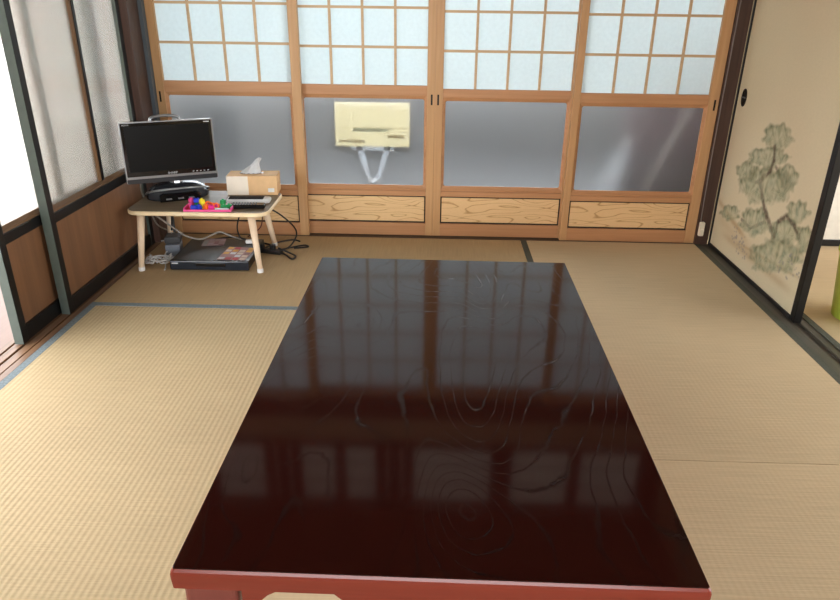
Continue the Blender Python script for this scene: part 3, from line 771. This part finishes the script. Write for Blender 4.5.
# ------------------------------------------------------------------ player under the small table
t = empty('disc_player', (.412, -.335, .0005), radians(1))
tag(t, 'flat black disc player on the mat under the small table', 'disc player')
obj('lid', boxes((-.170, .170, -.165, .135, .008, .046)), DVDT, t, .003)
obj('front_panel', boxes((-.172, .172, -.178, -.165, .006, .047)), DVDF, t, .004)
for x in (-.14, .14):
    for y in (-.14, .11):
        bm = bmesh.new(); cyl(bm, (x, y), .010, .010, 0, .008, 12); obj('foot', bm, CABK, t)
obj('disc_tray', boxes((-.06, .07, -.1795, -.1775, .024, .038)), BLACKG, t, .0006)
obj('logo', boxes((-.162, -.135, -.1792, -.1775, .034, .039)), LOGOW, t)
bm = bmesh.new()
for x in (.10, .118, .136): cyl(bm, (x, -.16), .004, .004, .046, .048, 10)
obj('buttons', bm, SILVER, t)
def leaflet(x, y, w, d, rz, label, cols, seed):
    t = empty('leaflet', (x, y, .0480), radians(rz)); tag(t, label, 'leaflet', 'leaflets on the disc player')
    obj('sheet', boxes((-w/2, w/2, -d/2, d/2, 0, .0008)), plain('leaflet paper %d' % seed, cols[0], .45), t)
    rnd = random.Random(seed); bm = bmesh.new(); nx, nn = 4, 5
    for i in range(nx):
        for j in range(nn):
            if rnd.random() < .22: continue
            cx = -w/2+w*(i+.5)/nx; cy = -d/2+d*(j+.5)/nn
            box(bm, cx-w*.10, cx+w*.10, cy-d*.075, cy+d*.075, .0007, .0012, rnd.randrange(len(cols)-1))
    obj('pictures', bm, [plain('leaflet ink %d %d' % (seed, k), c, .45) for k, c in enumerate(cols[1:])], t)
leaflet(.508, -.408, .125, .165, -3, 'colourful picture leaflet at the front corner of the disc player', [srgb(168, 120, 118), srgb(226, 206, 190), srgb(190, 40, 56), srgb(120, 70, 70), srgb(232, 176, 70), srgb(222, 222, 226)], 3)
leaflet(.362, -.262, .10, .10, 8, 'dull pink leaflet at the back of the disc player', [srgb(140, 112, 112), srgb(150, 126, 130), srgb(120, 70, 80), srgb(120, 124, 120)], 5)

# ------------------------------------------------------------------ adapters and cables
t = empty('power_adapter', (.186, -.30, .0005), radians(12))
tag(t, 'grey power adapter box behind the pale cable bundle', 'power adapter')
obj('body', boxes((-.033, .033, -.045, .045, 0, .058)), GREYP, t, .006)
obj('dark_top', boxes((-.036, .034, -.025, .05, .058, .088)), DGREYP, t, .006)
t = empty('power_strip', (.62, -.262, .0005), radians(-14))
tag(t, 'black power strip on the mat behind the front table leg', 'power strip')
obj('strip_body', boxes((-.06, .06, -.016, .016, 0, .02)), CABK, t, .004)
obj('plug', boxes((-.05, -.028, -.012, .012, .02, .044)), CABK, t, .003)
obj('plug', boxes((.005, .027, -.012, .012, .02, .044)), CABK, t, .003)
t = empty('white_plug', (.535, -.268, .0495), radians(6))
tag(t, 'white plug lying on the back corner of the disc player', 'plug')
obj('plug_body', boxes((-.022, .022, -.010, .010, 0, .016)), WHITEP, t, .003)

def cable(name, pts, r, m, label, cat='cable', n=6):
    bm = bmesh.new(); tube(bm, pts, r, 8, n)
    return tag(obj(name, bm, m, None, smooth=True), label, cat)
# bundle of pale cable on the mat
pts = []
rnd = random.Random(4)
for k in range(46):
    a = k*.86; rr = .034+.016*sin(k*1.9); 
    pts.append((.165+rr*1.15*cos(a)+.012*sin(k*.7), -.432+rr*1.0*sin(a), .006+.020*abs(sin(k*1.31))+.014*(k % 3 == 0)))
pts = [(.172, -.345, .03), (.168, -.37, .022)]+pts+[(.200, -.455, .012), (.212, -.492, .004), (.216, -.512, .004)]
cable('cable_bundle', pts, .0029, CABW, 'pale looped cable bundle on the mat by the adapter')
cable('antenna_cable', [(.075, -.24, .36), (.064, -.272, .33), (.060, -.268, .28), (.060, -.22, .2), (.066, -.17, .1), (.08, -.06, .03), (.13, -.075, .012)], .0036, CABG, 'pale grey cable hanging behind the television')
cable('power_cable', [(.13, -.40, .238), (.165, -.385, .205), (.225, -.35, .135), (.262, -.325, .095), (.315, -.30, .075), (.36, -.285, .09), (.40, -.275, .103), (.44, -.27, .085), (.47, -.225, .055), (.50, -.17, .02), (.54, -.16, .006)], .0042, CABG, 'thick grey cable swooping across above the disc player')
cable('white_cable', [(.12, -.28, .055), (.15, -.27, .06), (.17, -.262, .092)], .0028, CABW, 'short pale cable entering the grey adapter')
cable('black_cable', [(.545, -.30, .242), (.505, -.27, .20), (.478, -.262, .13), (.482, -.252, .075), (.513, -.262, .060)], .0034, CABK, 'black cable drooping from table underside to the white plug')
cable('black_cable', [(.60, -.33, .243), (.66, -.28, .21), (.72, -.20, .12), (.73, -.17, .06), (.70, -.20, .012), (.665, -.245, .012)], .0036, CABK, 'black cable arching outside the rear table leg')
cable('black_cable', [(.655, -.27, .01), (.70, -.295, .006), (.728, -.335, .005), (.745, -.345, .005), (.75, -.31, .005), (.72, -.285, .01), (.66, -.262, .026)], .0042, CABK, 'black cable loop on the mat beside the front leg')
cable('black_cable', [(.665, -.24, .008), (.72, -.18, .005), (.765, -.155, .005), (.785, -.175, .005), (.755, -.19, .005), (.72, -.20, .005)], .0040, CABK, 'black cable end on the mat below the lattice door')
cable('black_cable', [(.56, -.26, .012), (.585, -.20, .005), (.63, -.12, .005), (.69, -.08, .005), (.73, -.10, .005)], .0040, CABK, 'black cable along the door sill behind the table')
cable('red_cable', [(.50, -.30, .2435), (.52, -.25, .225), (.54, -.18, .215), (.55, -.09, .16), (.53, -.05, .06), (.46, -.05, .006)], .0026, plain('dark red cable', srgb(84, 30, 26), .5), 'dark red cable hanging under the small table')
cable('black_cable', [(.10, -.13, .235), (.135, -.17, .19), (.15, -.19, .14), (.165, -.25, .10)], .0045, CABK, 'black cable running down to the grey adapter')
cable('black_cable', [(.24, -.13, .005), (.32, -.09, .006), (.40, -.06, .006), (.48, -.10, .006), (.61, -.165, .006)], .0042, CABK, 'black cable lying behind the disc player')

# ------------------------------------------------------------------ lime bin in neighbouring room
t = empty('plastic_bin', (3.036, -.835, -.006))
tag(t, 'lime green plastic bin in the neighbouring room past the painted door', 'bin')
bm = bmesh.new()
pr_ = [(0, .098), (.004, .104), (.25, .130), (.256, .136), (.268, .136), (.27, .128), (.05, .108), (.012, .098)]
loft(bm, [[(r*cos(2*pi*k/40), r*sin(2*pi*k/40), z) for k in range(40)] for z, r in pr_])
obj('bin_body', bm, LIME, t, smooth=True)

# ------------------------------------------------------------------ camera, daylight
cam = bpy.data.cameras.new('camera'); co = bpy.data.objects.new('camera', cam); COL.objects.link(co)
cam.sensor_width = 36; cam.lens = 680.275/840*36; cam.clip_start = .02
co.location = (1.3939, -3.2454, 1.0935)
co.rotation_euler = (radians(66.1899), radians(-.6822), radians(1.615))
S.camera = co

w = bpy.data.worlds.new('world'); S.world = w; w.use_nodes = True
bg = w.node_tree.nodes['Background']; bg.inputs['Color'].default_value = (.93, .97, 1, 1); bg.inputs['Strength'].default_value = 10
def portal(loc, rot, sx, sy):
    l = bpy.data.lights.new('portal', 'AREA'); l.shape = 'RECTANGLE'; l.size = sx; l.size_y = sy; l.cycles.is_portal = True
    o = bpy.data.objects.new('daylight_portal', l); o.location = loc; o.rotation_euler = rot; COL.objects.link(o)
portal((-1.15, -2.3, 1.05), (0, radians(-90), 0), 2.7, 5.4)
portal((1.375, -4.64, 1.1), (radians(90), 0, 0), 2.05, .8)
portal((1.35, 2.64, 1.545), (radians(-90), 0, 0), 3.9, 1.59)
portal((6.05, -2.2, 1.2), (0, radians(90), 0), 1.8, 4.6)

S.view_settings.view_transform = 'Standard'
S.view_settings.look = 'None'
S.view_settings.gamma = 1
S.view_settings.use_curve_mapping = False
S.view_settings.exposure = 0
S.cycles.use_denoising = True
S.cycles.max_bounces = 12
S.cycles.diffuse_bounces = 6
S.cycles.transmission_bounces = 12
